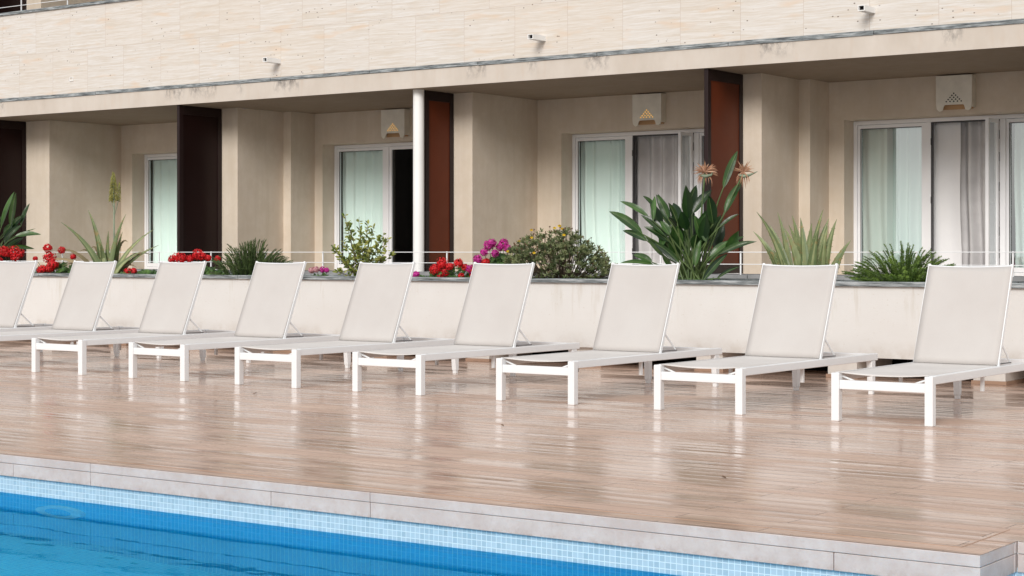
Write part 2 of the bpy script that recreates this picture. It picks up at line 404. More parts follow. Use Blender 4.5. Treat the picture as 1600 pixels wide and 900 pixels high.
# ------------------------------------------------------------------ ground, deck, pool
PX0, PX1, PY0, PY1 = -34.0, 9.0, .9, 6.08       # pool outline, back edge along the deck
NX, NY = -2.30, 6.45                            # notch right of the deck corner
def sheet(name, rects, z, mat, label=None):
    m = MB()
    for x0, x1, y0, y1 in rects: m.quad((x0,y0,z),(x1,y0,z),(x1,y1,z),(x0,y1,z))
    o = m.build(name, mat); o['kind'] = 'structure'; return o
sheet('ground', [(-400, PX0-.3, -400, 500), (PX1+.3, 400, -400, 500), (PX0-.3, PX1+.3, -400, PY0-.3), (PX0-.3, PX1+.3, 13.8, 500)], -.03, M['ground'])
sheet('pool_deck', [(PX0-5, NX, PY1+.004, NY), (PX0-5, NX, NY, 15.2), (NX, PX1+6, NY+.004, 15.2),
                    (PX0-5, PX0, PY0, PY1), (PX1, PX1+6, PY0, NY), (PX0-5, PX1+6, PY0-5, PY0)], 0, M['deck'])
# stone edge in two courses, real gaps for the joints
def edge(name, spans_top, spans_low):
    m = MB(); g = .0016
    for x0, x1 in spans_top: m.box(x0+g, x1-g, PY1, PY1+.35, -.0455, -.002)
    for x0, x1 in spans_low: m.box(x0+g, x1-g, PY1+.002, PY1+.35, -.116, -.0475)
    m.box(PX0, NX-.03, PY1+.03, PY1+.34, -.1145, -.006)
    return m
tj = [-34]+[-32.0+1.87*k for k in range(0, 12)]
top_j = [x for x in [PX0]+[-7.01-1.87*k for k in range(13, -1, -1)]+[-5.14, NX] if x >= PX0]
low_j = sorted(set([PX0]+[round(-7.01-1.87*k, 3) for k in range(0, 14) if -7.01-1.87*k > PX0]+[round(-7.62-1.87*k, 3) for k in range(0, 14) if -7.62-1.87*k > PX0]+[-5.75, -5.14, -2.87, NX]))
em = edge('e', list(zip(top_j, top_j[1:])), list(zip(low_j, low_j[1:])))
em.box(NX-.35, NX-.0, PY1+.356, NY+.02, -.0455, -.002); em.box(NX-.35, NX-.002, PY1+.356, NY+.02, -.116, -.0475)   # return face of the corner
em.box(NX+.003, PX1, NY, NY+.3, -.0455, -.002); em.box(NX+.003, PX1, NY+.002, NY+.3, -.116, -.0475); em.box(NX+.003, PX1, NY+.012, NY+.29, -.114, -.006)
em.box(PX0-.3, PX1+.3, PY0-.3, PY0, -.116, -.002); em.box(PX0-.3, PX0-.002, PY0+.002, PY1+.3, -.116, -.002); em.box(PX1+.002, PX1+.3, PY0+.002, NY+.3, -.116, -.002)
o = em.build('pool_edging', M['stone'], bevel=.0025); o['kind'] = 'structure'
# thin joint lines on the deck surface along the rim
m = MB()
m.box(PX0, NX-.115, PY1+.118, PY1+.1195, 0, .0015); m.box(NX-.118, NX-.115, PY1+.1215, NY+.25, 0, .0015)
o = m.build('deck_joint', M['foot']); o['kind'] = 'structure'
# basin
m = MB(); zb = -.10; zm = -.36; D = -1.55
W = [(PX0, PY1+.028), (NX-.01, PY1+.028), (NX-.01, NY+.012), (PX1, NY+.012), (PX1, PY0), (PX0, PY0)]
md = MB()
for a, b in zip(W, W[1:]+W[:1]):
    m.quad((b[0], b[1], zb), (a[0], a[1], zb), (a[0], a[1], zm), (b[0], b[1], zm))
    md.quad((b[0], b[1], zm), (a[0], a[1], zm), (a[0], a[1], D), (b[0], b[1], D))
md.quad((PX0, PY0, D), (PX1, PY0, D), (PX1, NY+.012, D), (PX0, NY+.012, D))
o = m.build('pool_waterline_tiles', M['mosaic']); o['kind'] = 'structure'
o = md.build('pool_basin', M['deep']); o['kind'] = 'structure'
m = MB(); m.quad((PX0, PY0, -.21), (PX1, PY0, -.21), (PX1, PY1+.028, -.21), (PX0, PY1+.028, -.21))
m.quad((NX-.01, PY1+.028, -.21), (PX1, PY1+.028, -.21), (PX1, NY+.012, -.21), (NX-.01, NY+.012, -.21))
o = m.build('pool_water', M['water']); o['kind'] = 'structure'
# round inlet fitting in the pool wall under water
def ring(m, c, ro, ri, y0, y1, n=32):
    for k in range(n):
        a, b = 2*PI*k/n, 2*PI*(k+1)/n
        P = lambda r, t, y: (c[0]+r*math.cos(t), y, c[1]+r*math.sin(t))
        m.quad(P(ro,a,y0), P(ro,b,y0), P(ri,b,y0), P(ri,a,y0)); m.quad(P(ro,a,y1), P(ro,b,y1), P(ro,b,y0), P(ro,a,y0))
        m.quad(P(ri,a,y0), P(ri,b,y0), P(ri,b,y1), P(ri,a,y1))
lx, lz = -7.25, -.60
t_ = thing('pool_light', (lx, PY1, lz), 'round underwater pool light with white rim in the tiled pool wall', 'pool light')
m = MB(); ring(m, (lx, lz), .175, .105, PY1-.01, PY1+.028); m.build('rim', M['rim'], t_)
m = MB()
for k in range(32):
    a, b = 2*PI*k/32, 2*PI*(k+1)/32
    m.quad((lx, PY1-.012, lz), (lx+.115*math.cos(a), PY1-.005, lz+.115*math.sin(a)), (lx+.115*math.cos(b), PY1-.005, lz+.115*math.sin(b)))
m.build('lens', M['deep'], t_)
# little steel grab rail in the notch
t_ = MB(); t_.tube([(-2.22, 6.45, -.09), (-2.20, 6.36, -.085), (-2.16, 6.33, -.10), (-2.08, 6.33, -.17), (-2.06, 6.33, -.45)], .02, 10)
t_.tube([(-1.72, 6.45, -.09), (-1.74, 6.36, -.085), (-1.78, 6.33, -.10), (-1.86, 6.33, -.17), (-1.88, 6.33, -.45)], .02, 10)
t_.tube([(-2.08, 6.33, -.30), (-1.86, 6.33, -.30)], .018, 8)
tag(t_.build('pool_ladder', M['steel'], smooth=True), 'shiny bent steel pool ladder rail in the corner beside the deck', 'pool ladder')

# ------------------------------------------------------------------ building
BZ0, BZ1 = .72, 3.46
B = thing('hotel_building', (-16, 23, 0), 'beige hotel facade with travertine balcony parapet above recessed ground floor terraces', 'building')
PAN = [-30.83, -25.93, -20.95, -16.10, -11.22, -6.34, -1.45]       # screen positions along the facade
#        strip right edge, small pilaster?, opening left, opening right
BAY = [(-30.45, True, -30.05, -26.5), (-25.30, False, -25.00, -21.5), (-20.60, True, -20.25, -16.65), (-15.76, False, -15.31, -11.80),
       (-10.95, True, -10.55, -6.95), (-5.95, False, -5.45, -2.0)]
ZT = 2.925
wall = MB()
def wseg(a, b, z0=BZ0-.05, z1=BZ1+.01):
    wall.quad((a[0], a[1], z0), (b[0], b[1], z0), (b[0], b[1], z1), (a[0], a[1], z1))
for i, (xs, pil, xo, xr) in enumerate(BAY):
    xp, xn = PAN[i], PAN[i+1]-.06
    pts = [(xp-.06, 21), (xs, 21)]
    if pil: pts += [(xs, 22.1), (xs+.17, 22.1), (xs+.17, 22.7)]
    else: pts += [(xs, 22.7)]
    pts += [(xo, 22.7), (xo, 23.06)]
    for a, b in zip(pts, pts[1:]): wseg(a, b)
    for a, b in zip([(xr, 23.06), (xr, 22.7), (xn, 22.7), (xn, 21)], [(xr, 22.7), (xn, 22.7), (xn, 21)]): wseg(a, b)
    wall.quad((xo, 22.7, ZT), (xr, 22.7, ZT), (xr, 22.7, BZ1+.01), (xo, 22.7, BZ1+.01))
    wall.quad((xo, 22.7, ZT), (xr, 22.7, ZT), (xr, 23.06, ZT), (xo, 23.06, ZT))
    wall.quad((xo, 23.06, BZ0-.02), (xr, 23.06, BZ0-.02), (xr, 22.6, BZ0-.02), (xo, 22.6, BZ0-.02))
XL, XR = PAN[0]-.06, PAN[-1]
for a, b in (((XR, 21), (XR+8, 21)), ((XL-8, 21), (XL, 21))): wseg(a, b)
wall.build('wall', M['stucco'], B)
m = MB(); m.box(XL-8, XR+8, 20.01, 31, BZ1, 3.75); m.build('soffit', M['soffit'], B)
m = MB(); m.box(XL-8, XR+8, 19.99, 20.05, BZ1+.001, 3.722); m.build('fascia', M['fascia'], B)
m = MB(); x = XL-8
while x < XR+8:
    m.box(x, x+1.99, 19.972, 20.06, 3.722+rnd.uniform(-.003, .003), 3.778+rnd.uniform(-.002, .003)); x += 2.0
m.build('flashing', M['strip'], B, bevel=.004)
m = MB(); m.box(XL-8, XR+8, 20.0, 20.22, 3.76, 5.235); m.build('parapet', M['trav'], B)
m = MB(); x = XL-8
while x < XR+8: m.box(x, x+1.195, 19.965, 20.26, 5.235, 5.285); x += 1.2
m.build('coping', M['strip'], B, bevel=.004)
# upper storey set back behind the balcony
m = MB(); m.box(XL-8, XR+8, 22.7, 31, 3.75, 8.0)
for xp in PAN: m.box(xp+.0, xp+.4, 21, 22.7, 3.75, 7.2)
m.box(XL-8, XR+8, 20.0, 22.7, 7.2, 8.0)
m.build('upper_wall', M['stucco'], B)
m = MB(); m.box(XL-8, XR+8, 31, 31.2, -.03, 8); m.box(XL-8.2, XL-8, 21, 31.2, -.03, 8); m.box(XR+8, XR+8.2, 21, 31.2, -.03, 8); m.build('rear_wall', M['stucco'], B)
for xp, xo in zip(PAN, [b[2] for b in BAY]):
    w = MB(); w.box(xo, xo+3.3, 22.64, 22.7, 4.3, 6.5); fr = w.build('window', M['upvc'], B)
    g = MB()
    for k in range(3): g.box(xo+.08+k*1.08, xo+1.05+k*1.08, 22.62, 22.638, 4.4, 6.42)
    g.build('pane', M['glassdark'], fr)
# column
m = MB(); m.tube([(-16.16, 20.22, .79), (-16.16, 20.22, 3.47)], .082, 40, cap=False); m.build('column', M['column'], B, smooth=True)
# drain spouts through the parapet
for x in (-23.52, -18.74, -13.79, -8.93):
    m = MB(); L = .015 if x < -20 else .31; z = 4.02; y0, y1 = 20.0-L, 20.02; w = .044; q = .009
    m.box(x-w, x+w, y0, y1, z-w*.8, z-w*.8+q); m.box(x-w, x+w, y0, y1, z+w*.8-q, z+w*.8)
    m.box(x-w, x-w+q, y0, y1, z-w*.8+q, z+w*.8-q); m.box(x+w-q, x+w, y0, y1, z-w*.8+q, z+w*.8-q)
    sp = m.build('drain_spout', M['column'], B)
    m = MB(); m.box(x-w+q, x+w-q, y0+.045, y1, z-w*.8+q, z+w*.8-q); m.build('spout_opening', M['void'], sp)  # black plug carries the shade inside the hollow spout

# patio doors: white frame, mullion, fixed panes, one leaf opened outwards; dark rooms and curtains behind
def frame_box(m, x0, x1, z0, z1, y0, y1, s):
    m.box(x0, x0+s, y0, y1, z0, z1); m.box(x1-s, x1, y0, y1, z0, z1)
    m.box(x0+s, x1-s, y0, y1, z1-s, z1); m.box(x0+s, x1-s, y0, y1, z0, z0+s*1.3)
def patio(xo, xr, xm, xq, state, gl):
    z0, z1 = .735, ZT-.004
    m = MB(); frame_box(m, xo+.002, xr-.002, z0, z1, 23.0, 23.07, .055)
    m.box(xm-.06, xm+.03, 22.995, 23.075, z0+.002, z1-.057)
    m.box(xq-.03, xq+.05, 22.995, 23.075, z0+.002, z1-.057)
    d = m.build('patio_door', M['upvc'], B, bevel=.004)
    for sa, sb in ((xo+.06, xm-.062), (xq+.052, xr-.06)):
        s = MB(); frame_box(s, sa, sb, z0+.075, z1-.06, 23.015, 23.06, .05); s.build('sash', M['upvc'], d, bevel=.003)
    for a, b in ((xo+.11, xm-.112), (xq+.10, xr-.11)):
        g = MB(); g.quad((a, 23.04, z0+.12), (b, 23.04, z0+.12), (b, 23.04, z1-.11), (a, 23.04, z1-.11)); g.build('pane', gl, d)
        k = MB(); k.box(a-.006, a+.006, 23.0105, 23.014, z0+.14, z1-.11); k.box(a, b, 23.0105, 23.014, z1-.117, z1-.109); k.build('gasket', M['hinge'], d)
    if state == 'open':
        # leaf hinged on the right mullion, swung out towards the terrace
        w = xq-xm-.08; hx = xq-.035; ang = R(87)
        lf = MB(); fb = MB(); gp = MB()
        def tr(mm):
            ca, sa = math.cos(ang), math.sin(ang); mm.v = [(hx-(hx-x)*ca, 22.985-(hx-x)*sa-(22.985-y)*ca*0+(y-22.985)*1.0*ca+(0), z) if 0 else (hx+(x-hx)*ca+(y-22.985)*sa*0.999, 22.985+(x-hx)*sa+(22.985-y)*-ca, z) for x, y, z in mm.v]
        w = min(w, .9)
        frame_box(lf, hx-w*.38, hx, z0+.06, z1-.06, 22.985-.045, 22.985, .05); tr(lf)
        lobj = lf.build('door_leaf', M['upvc'], d, bevel=.003)
        gp.quad((hx-w*.38+.05, 22.962, z0+.1), (hx-.05, 22.962, z0+.1), (hx-.05, 22.962, z1-.1), (hx-w*.38+.05, 22.962, z1-.1)); tr(gp)
        gp.build('pane', gl, d)
        hn = MB()
        for zz in (1.05, 1.75, 2.55):
            hn = MB(); hn.box(xm+.031, xm+.04, 22.985, 22.9949, zz, zz+.09); hn.build('hinge', M['hinge'], d)
        for zz in (1.0, 1.3, 1.9, 2.3, 2.6):
            hn = MB(); hn.box(xq-.04, xq-.031, 22.985, 22.9949, zz, zz+.12); hn.build('hinge', M['hinge'], d)
        hd = MB(); hd.tube([(hx-.16, 22.99, 1.74), (hx-.16, 22.95, 1.74), (hx-.07, 22.95, 1.745)], .011, 8); hd.build('handle', M['white'], d)
        fbr = MB(); fbr.box(xm+.031, xm+.05, 23.0, 23.05, z0+.07, z1-.06); fbr.box(xm+.05, xq-.031, 23.0, 23.05, z1-.075, z1-.058); fbr.build('gasket', M['hinge'], d)
    else:
        s = MB(); frame_box(s, xm+.032, xq-.032, z0+.075, z1-.06, 23.015, 23.06, .05); s.build('sash', M['upvc'], d, bevel=.003)
        g = MB(); g.quad((xm+.08, 23.04, z0+.12), (xq-.08, 23.04, z0+.12), (xq-.08, 23.04, z1-.11), (xm+.08, 23.04, z1-.11))
        g.build('pane', M['glassdark'] if state == 'dark' else gl, d)
    # room behind
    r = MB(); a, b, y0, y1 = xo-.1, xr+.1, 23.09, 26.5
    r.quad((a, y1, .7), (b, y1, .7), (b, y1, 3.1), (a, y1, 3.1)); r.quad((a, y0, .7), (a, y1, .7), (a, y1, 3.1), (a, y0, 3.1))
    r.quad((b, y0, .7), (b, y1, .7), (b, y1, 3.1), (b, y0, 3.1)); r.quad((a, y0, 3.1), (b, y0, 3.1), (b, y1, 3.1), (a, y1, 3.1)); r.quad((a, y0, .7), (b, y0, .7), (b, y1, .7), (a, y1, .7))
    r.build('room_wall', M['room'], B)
def curtain(x0, x1, mat, label, cat='curtain', y=23.13, amp=.07, wl=.21, seed=1, gaps=()):
    rr = random.Random(seed); m = MB(); n = int((x1-x0)/.012); cols = []
    ph = 0
    for k in range(n+1):
        x = x0+(x1-x0)*k/n; ph += .012*2*PI/wl*(1+.7*noise.noise(Vector((x*3, seed, 0))))
        a = amp*(.5+.9*abs(noise.noise(Vector((x*2.3, seed+5, 0)))))
        cols.append((x, a, ph))
    for k in range(n):
        for j in range(6):
            def P(c, jj):
                z = .76+2.13*jj/6; f = 1-.25*jj/6
                return (c[0]+.02*math.sin(jj*1.1+c[2]*.1)*(1-jj/6), y+math.sin(c[2]+jj*.06)*c[1]*f, z)
            if any(g0 < cols[k][0] < g1 for g0, g1 in gaps): continue
            m.quad(P(cols[k], j), P(cols[k+1], j), P(cols[k+1], j+1), P(cols[k], j+1), tint=.5)
    o = m.build('curtain', mat, smooth=True); bm = bmesh.new(); bm.from_mesh(o.data); bmesh.ops.remove_doubles(bm, verts=bm.verts, dist=1e-4); bm.to_mesh(o.data); bm.free()
    return tag(o, label, cat)
patio(-25.00, -21.50, -23.85, -22.65, 'shut', M['glass'])
patio(-20.25, -16.65, -19.06, -17.90, 'dark', M['glass'])
patio(-15.31, -11.80, -14.23, -13.09, 'open', M['glass'])
patio(-10.55, -6.95, -9.43, -8.40, 'open', M['glassclear'])
patio(-30.05, -26.50, -28.9, -27.7, 'shut', M['glass'])
patio(-5.45, -2.00, -4.3, -3.2, 'shut', M['glassclear'])
curtain(-24.93, -21.6, M['mint'], 'pale mint curtain behind the narrow door pane left of the dark maroon screen', seed=2)
curtain(-20.18, -19.12, M['mint'], 'pale mint curtain behind the left pane beside the open dark doorway', seed=3)
curtain(-15.24, -14.28, M['mint'], 'pale mint curtain in the left pane of the door behind the bird of paradise', seed=4)
curtain(-14.36, -13.12, M['grey'], 'grey voile curtain hanging in the open doorway behind the bird of paradise', amp=.12, wl=.22, seed=5, y=23.25)
curtain(-12.95, -12.1, M['grey'], 'grey curtain behind the narrow door pane just left of the red-brown screen', seed=6)
curtain(-10.48, -9.5, M['mint'], 'pale mint curtain behind the sky reflecting pane at the right', seed=7)
curtain(-9.56, -9.05, M['whitec'], 'white flat curtain panel at left of the right hand doorway', amp=.03, wl=.3, seed=8, y=23.2)
curtain(-9.10, -8.41, M['grey'], 'grey gathered curtain in the open doorway at the far right', amp=.13, wl=.24, seed=9, y=23.27)
curtain(-8.28, -7.1, M['mint'], 'pale mint curtain behind the pane at the right edge of the photo', seed=10)

# privacy screens standing across the terrace
def screen(x, inner, label, z0=.80, z1=3.455, y0=20.03):
    t = thing('privacy_screen', (x, 20.5, z0), label, 'privacy screen', 'screens dividing the terraces')
    m = MB(); y1 = 20.985; s = .085
    m.box(x-.058, x, y0, y0+s, z0, z1); m.box(x-.058, x, y1-s, y1, z0, z1)
    m.box(x-.058, x, y0+s, y1-s, z1-.14, z1); m.box(x-.058, x, y0+s, y1-s, z0, z0+.12)
    m.build('frame', M['darkframe'], t, bevel=.003)
    m = MB(); m.box(x-.045, x-.013, y0+s, y1-s, z0+.12, z1-.14); m.build('panel', inner, t)
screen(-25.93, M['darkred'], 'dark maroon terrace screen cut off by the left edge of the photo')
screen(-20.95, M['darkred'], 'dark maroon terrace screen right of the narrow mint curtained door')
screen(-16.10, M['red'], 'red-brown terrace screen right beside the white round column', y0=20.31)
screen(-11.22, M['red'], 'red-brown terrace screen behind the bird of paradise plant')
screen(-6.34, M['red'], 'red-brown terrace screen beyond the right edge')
o = screen(-25.93, M['darkred'], 'dark maroon screen on the upper balcony at the top left corner', 3.76, 7.19)

# wall lanterns
def lantern(xc, lit, label):
    t = thing('wall_lamp', (xc, 22.7, 2.96), label, 'wall lamp', 'ceramic wall lamps over the doors')
    z0, w, h, yf = 2.965, .25, .475, 22.56
    m = MB()
    prof = [(-w, .10), (-w+.012, .03), (-w+.045, 0), (-w+.09, .012), (-w+.105, .065), (-w+.12, .085), (w-.12, .085), (w-.105, .065), (w-.09, .012), (w-.045, 0), (w-.012, .03), (w, .10), (w, h), (-w, h)]
    for a, yy in ((0, yf), (1, yf+.018)):
        P = [(xc+px, yy, z0+pz) for px, pz in prof]
        # three convex pieces
        for idx in ([0,1,2,3,4,5], [6,7,8,9,10,11], [0,5,6,11,12,13]):
            m.quad(*[P[i] for i in idx])
    n = len(prof)
    for k in range(n):
        a, b = prof[k], prof[(k+1) % n]
        m.quad((xc+a[0], yf, z0+a[1]), (xc+b[0], yf, z0+b[1]), (xc+b[0], yf+.018, z0+b[1]), (xc+a[0], yf+.018, z0+a[1]))
    m.build('front_plate', M['lamp'], t)
    m = MB(); m.box(xc-w, xc-w+.018, yf+.019, 22.7, z0+.05, z0+h-.001); m.box(xc+w-.018, xc+w, yf+.019, 22.7, z0+.05, z0+h-.001)
    m.box(xc-w+.018, xc+w-.018, yf+.019, 22.7, z0+h-.02, z0+h-.001); m.build('side_plate', M['lamp'], t)
    m = MB(); m.box(xc-w+.03, xc+w-.03, 22.67, 22.698, z0+.03, z0+.2); m.build('backplate', M['lampback'], t)
    m = MB()
    rows = [1, 2, 3, 4, 5]
    for r_, cnt in enumerate(rows):
        zz = z0+.235-r_*.0265; dd = .0095 if lit else .0118
        for k in range(cnt):
            px = xc+(k-(cnt-1)/2)*.052; s = dd
            if r_ == 9: m.quad((px-s, yf-.002, zz), (px+s, yf-.002, zz), (px, yf-.002, zz+s))
            else: m.quad((px-s*1.15, yf-.002, zz), (px, yf-.002, zz-s), (px+s*1.15, yf-.002, zz), (px, yf-.002, zz+s))
    m.build('perforation', M['gold'] if lit else M['dark'], t)  # no holes cut: flat diamonds carry hole shade and lamp glow in their colour
lantern(-18.58, True, 'lit ceramic wall lamp with yellow perforations left of the white column')
lantern(-13.68, True, 'lit ceramic wall lamp with yellow perforations above the grey curtained doorway')
lantern(-8.90, False, 'unlit ceramic wall lamp with dark perforations above the right hand door')

# ------------------------------------------------------------------ terrace, planter wall, railings
sheet('terrace_floor', [(XL-8, XR+8, 19.9, 31)], .715, M['paving'])
sheet('terrace_walkway', [(XL-8, XR+8, 15.2, 19.6)], .45, M['paving'])
m = MB(); x = XL-8
while x < XR+8: m.box(x, x+1.49, 19.55, 20.02+.5, .735, .797); x += 1.5
m.box(XL-8, XR+8, 19.6, 20.4, -.02, .734)
k = m.build('terrace_kerb', M['concrete'], bevel=.004); k['kind'] = 'structure'
P_ = thing('planter_wall', (-12, 14.4, 0), 'long off-white planter wall with grey coping behind the sun loungers', 'planter')
m = MB(); m.box(-40, 4, 13.9, 14.0, .184, .788); m.box(-40, 4, 15.1, 15.2, .184, .788); m.box(-40, 4, 14.0, 15.1, .184, .24); m.build('wall', M['planter'], P_)
m = MB(); x = -40.0
while x < 4:
    m.box(x, x+1.645, 13.865, 14.09, .789, .827+rnd.uniform(-.002, .002)); m.box(x, x+1.645, 15.05, 15.23, .789, .825); x += 1.65
m.build('coping', M['strip'], P_, bevel=.004)
m = MB(); m.box(-40, 4, 14.0, 15.1, .5, .78); m.build('soil', M['soil'], P_)
m = MB(); m.box(-40, 4, 14.75, 15.19, .0, .183); m.build('void_back', M['void'], P_)  # back of the open gap, its shade put into a black colour
for k in range(27):
    x = -5.34-1.3*k+2.6; m = MB(); m.box(x, x+.27, 13.96, 14.7, .03, .1838); b_ = m.build('support_block', M['block'], P_)
    m = MB(); m.box(x-.012, x+.282, 13.945, 14.72, .001, .0295); m.build('block_base', M['foot'], b_)
def railing(name, x0, dx, n, z0, wires, label, y=19.72, skip=()):
    t = thing(name, (x0, y, z0), label, 'railing'); xe = x0+dx*(n-1)
    for k in range(n):
        if k in skip: continue
        m = MB(); x = x0+dx*k; m.box(x-.008, x+.008, y-.008, y+.008, z0, wires[0]+.010); m.build('post', M['white'], t)
    for w in wires:
        m = MB(); m.tube([(x0-.3, y-.018, w), (xe+.3, y-.018, w)], .0055, 6); m.build('wire', M['white'], t)
railing('terrace_railing', -31.6, 1.168, 26, .797, (1.08, .928), 'thin white two wire railing along the edge of the ground floor terrace')
railing('balcony_railing', -31.04, 1.216, 25, 5.285, (5.86, 5.62, 5.40), 'white wire railing on top of the travertine balcony parapet', y=20.1)

# ------------------------------------------------------------------ sun loungers
def make_lounger():
    root = thing('sun_lounger', (0, 0, 0), 'x', 'sun lounger', 'row of white sun loungers by the pool')
    hw = .315; kw = dict(parent=root, world=False)
    for sx in (-1, 1):
        m = MB(); x = sx*hw; m.box(x-.027, x+.027, -.027, .027, 0, .308); m.build('leg', M['white'], bevel=.004, **kw)
        m = MB(); m.v = [(x-.022, 2.04, .03), (x+.022, 2.04, .03), (x+.022, 2.085, .03), (x-.022, 2.085, .03), (x-.022, 2.02, .256), (x+.022, 2.02, .256), (x+.022, 2.09, .256), (x-.022, 2.09, .256)]
        m.f = [(0,3,2,1),(4,5,6,7),(0,1,5,4),(1,2,6,5),(2,3,7,6),(3,0,4,7)]; m.t = [.5]*6
        m.box(x-.018, x+.018, 2.045, 2.078, 0, .03); m.build('leg', M['white'], bevel=.003, **kw)
        m = MB(); m.box(x-.024, x+.024, .0275, 2.13, .257, .310); m.build('side_rail', M['white'], bevel=.004, **kw)
        m = MB(); m.bar((sx*.295, 1.30, .455), (sx*.295, 1.46, .325), .006, .014); m.build('support_strut', M['white'], **kw)
        m = MB(); m.bar((sx*.295, 1.21, .322), (sx*.295, 1.48, .319), .008, .006); m.build('ratchet', M['hinge'], **kw)
        m = MB(); m.tube([(sx*.288, .03, .285), (sx*.22, .03, .262), (sx*.14, .03, .235), (sx*.02, .03, .222)], .0075, 6); m.build('bracket', M['white'], smooth=True, **kw)
        m = MB(); m.box(sx*.288-.011, sx*.288+.011, .95, .972, .155, .256); m.build('stop_peg', M['white'], **kw)
    m = MB(); m.box(-hw+.0275, hw-.0275, -.020, .022, .205, .263); m.build('crossbar', M['white'], bevel=.004, **kw)
    m = MB(); m.box(-hw+.0245, hw-.0245, 2.08, 2.125, .26, .306); m.build('crossbar', M['white'], bevel=.004, **kw)
    m = MB(); m.box(-hw+.0245, hw-.0245, 1.19, 1.215, .262, .29); m.build('crossbar', M['white'], **kw)
    # seat sling with sag and rolled front edge
    m = MB(); nx, ny = 12, 24
    def S(i, j):
        x = -hw+.018+(2*hw-.036)*i/nx; q = 1-((i-nx/2)/(nx/2))**2; y = -.005+1.215*j/ny
        sag = .010*q*min(1, (j+1.2)/3) + .004*q*(1 if j < 2 else 0)
        z = .3135-sag-(.008*q if j == 0 else 0)
        if j > ny-3: z = .3135-sag*(ny-j)/3*1.0
        return (x, y+(.012*q if j == 0 else 0), z)
    idx = {}
    for j in range(ny+1):
        for i in range(nx+1): idx[i, j] = len(m.v); m.v.append(S(i, j))
    for j in range(ny):
        for i in range(nx): m.f.append((idx[i, j], idx[i+1, j], idx[i+1, j+1], idx[i, j+1])); m.t.append(.5)
    o = m.build('seat_sling', M['seat'], smooth=True, **kw); s = o.modifiers.new('thick', 'SOLIDIFY'); s.thickness = .004
    # backrest
    py, pz, ty, tz = 1.215, .318, 1.50, .985
    bw = .292
    m = MB()
    for sx in (-1, 1): m.bar((sx*(bw+.006), py+.004, pz-.02), (sx*(bw+.006), ty+.004, tz+.008), .018, .028)
    m.tube([(-bw-.006, ty, tz-.006), (-bw*.5, ty, tz-.012), (0, ty, tz-.014), (bw*.5, ty, tz-.012), (bw+.006, ty, tz-.006)], .010, 8)
    fr = m.build('backrest_frame', M['white'], bevel=.002, **kw)
    m = MB(); nx, ny = 12, 16
    for j in range(ny+1):
        for i in range(nx+1):
            u = i/nx; v = j/ny; q = 1-((u-.5)*2)**2
            y = py+(ty-py)*v; z = pz+(tz-pz)*v
            z -= .009*q*(v**4); sag = .006*q*math.sin(PI*min(1, v))
            m.v.append(((-bw+2*bw*u)*1.028, y-.0155+sag, z-.002))
    for j in range(ny):
        for i in range(nx): a = j*(nx+1)+i; m.f.append((a, a+1, a+nx+2, a+nx+1)); m.t.append(.5)
    o = m.build('backrest', M['sling'], smooth=True, **kw); s = o.modifiers.new('thick', 'SOLIDIFY'); s.thickness = .004
    return root
proto = make_lounger()
LX = [(-14.85, 'white sun lounger cut off by the left photo edge, only backrest and rail seen'),
      (-13.64, 'white sun lounger in front of the pale aloe that carries a flower spike'),
      (-12.41, 'white sun lounger below the dark maroon screen, with red geraniums behind its backrest'),
      (-11.13, 'white sun lounger just right of the dark needle-leaved bush'),
      (-9.86, 'white sun lounger just right of the yellow-green leafy shrub'),
      (-8.615, 'white sun lounger between the red geraniums and the rounded shrub with yellow flowers'),
      (-7.225, 'white sun lounger standing in front of the big bird of paradise plant'),
      (-5.90, 'white sun lounger standing in front of the aloe with many upright leaves'),
      (-4.57, 'nearest and rightmost white sun lounger, in front of the bushy foxtail fern')]
for i, (x, lab) in enumerate(LX):
    o = proto if i == 0 else copy_tree(proto)
    o.location = (x, 10.40+rnd.uniform(-.015, .015), 0); o.rotation_euler.z = R(rnd.uniform(-.4, .4)); o['label'] = lab

# ------------------------------------------------------------------ plants
f_, h_, al = 2754.0, 1.08, R(35.6)
YAW = R(33)
def plantx(u, Y): return Y*math.tan(math.atan((u-800)/f_)-al)
def at_root(name, x, y, label, cat='plant', group=None, z=.78):
    return thing(name, (x, y, z), label, cat, group, rz=YAW)
def lerp(a, b, t): return a+(b-a)*t
def arc(p0, p1, p2, n):
    p0, p1, p2 = Vector(p0), Vector(p1), Vector(p2)
    return [p0*(1-t)**2+p1*2*t*(1-t)+p2*t*t for t in [k/n for k in range(n+1)]]

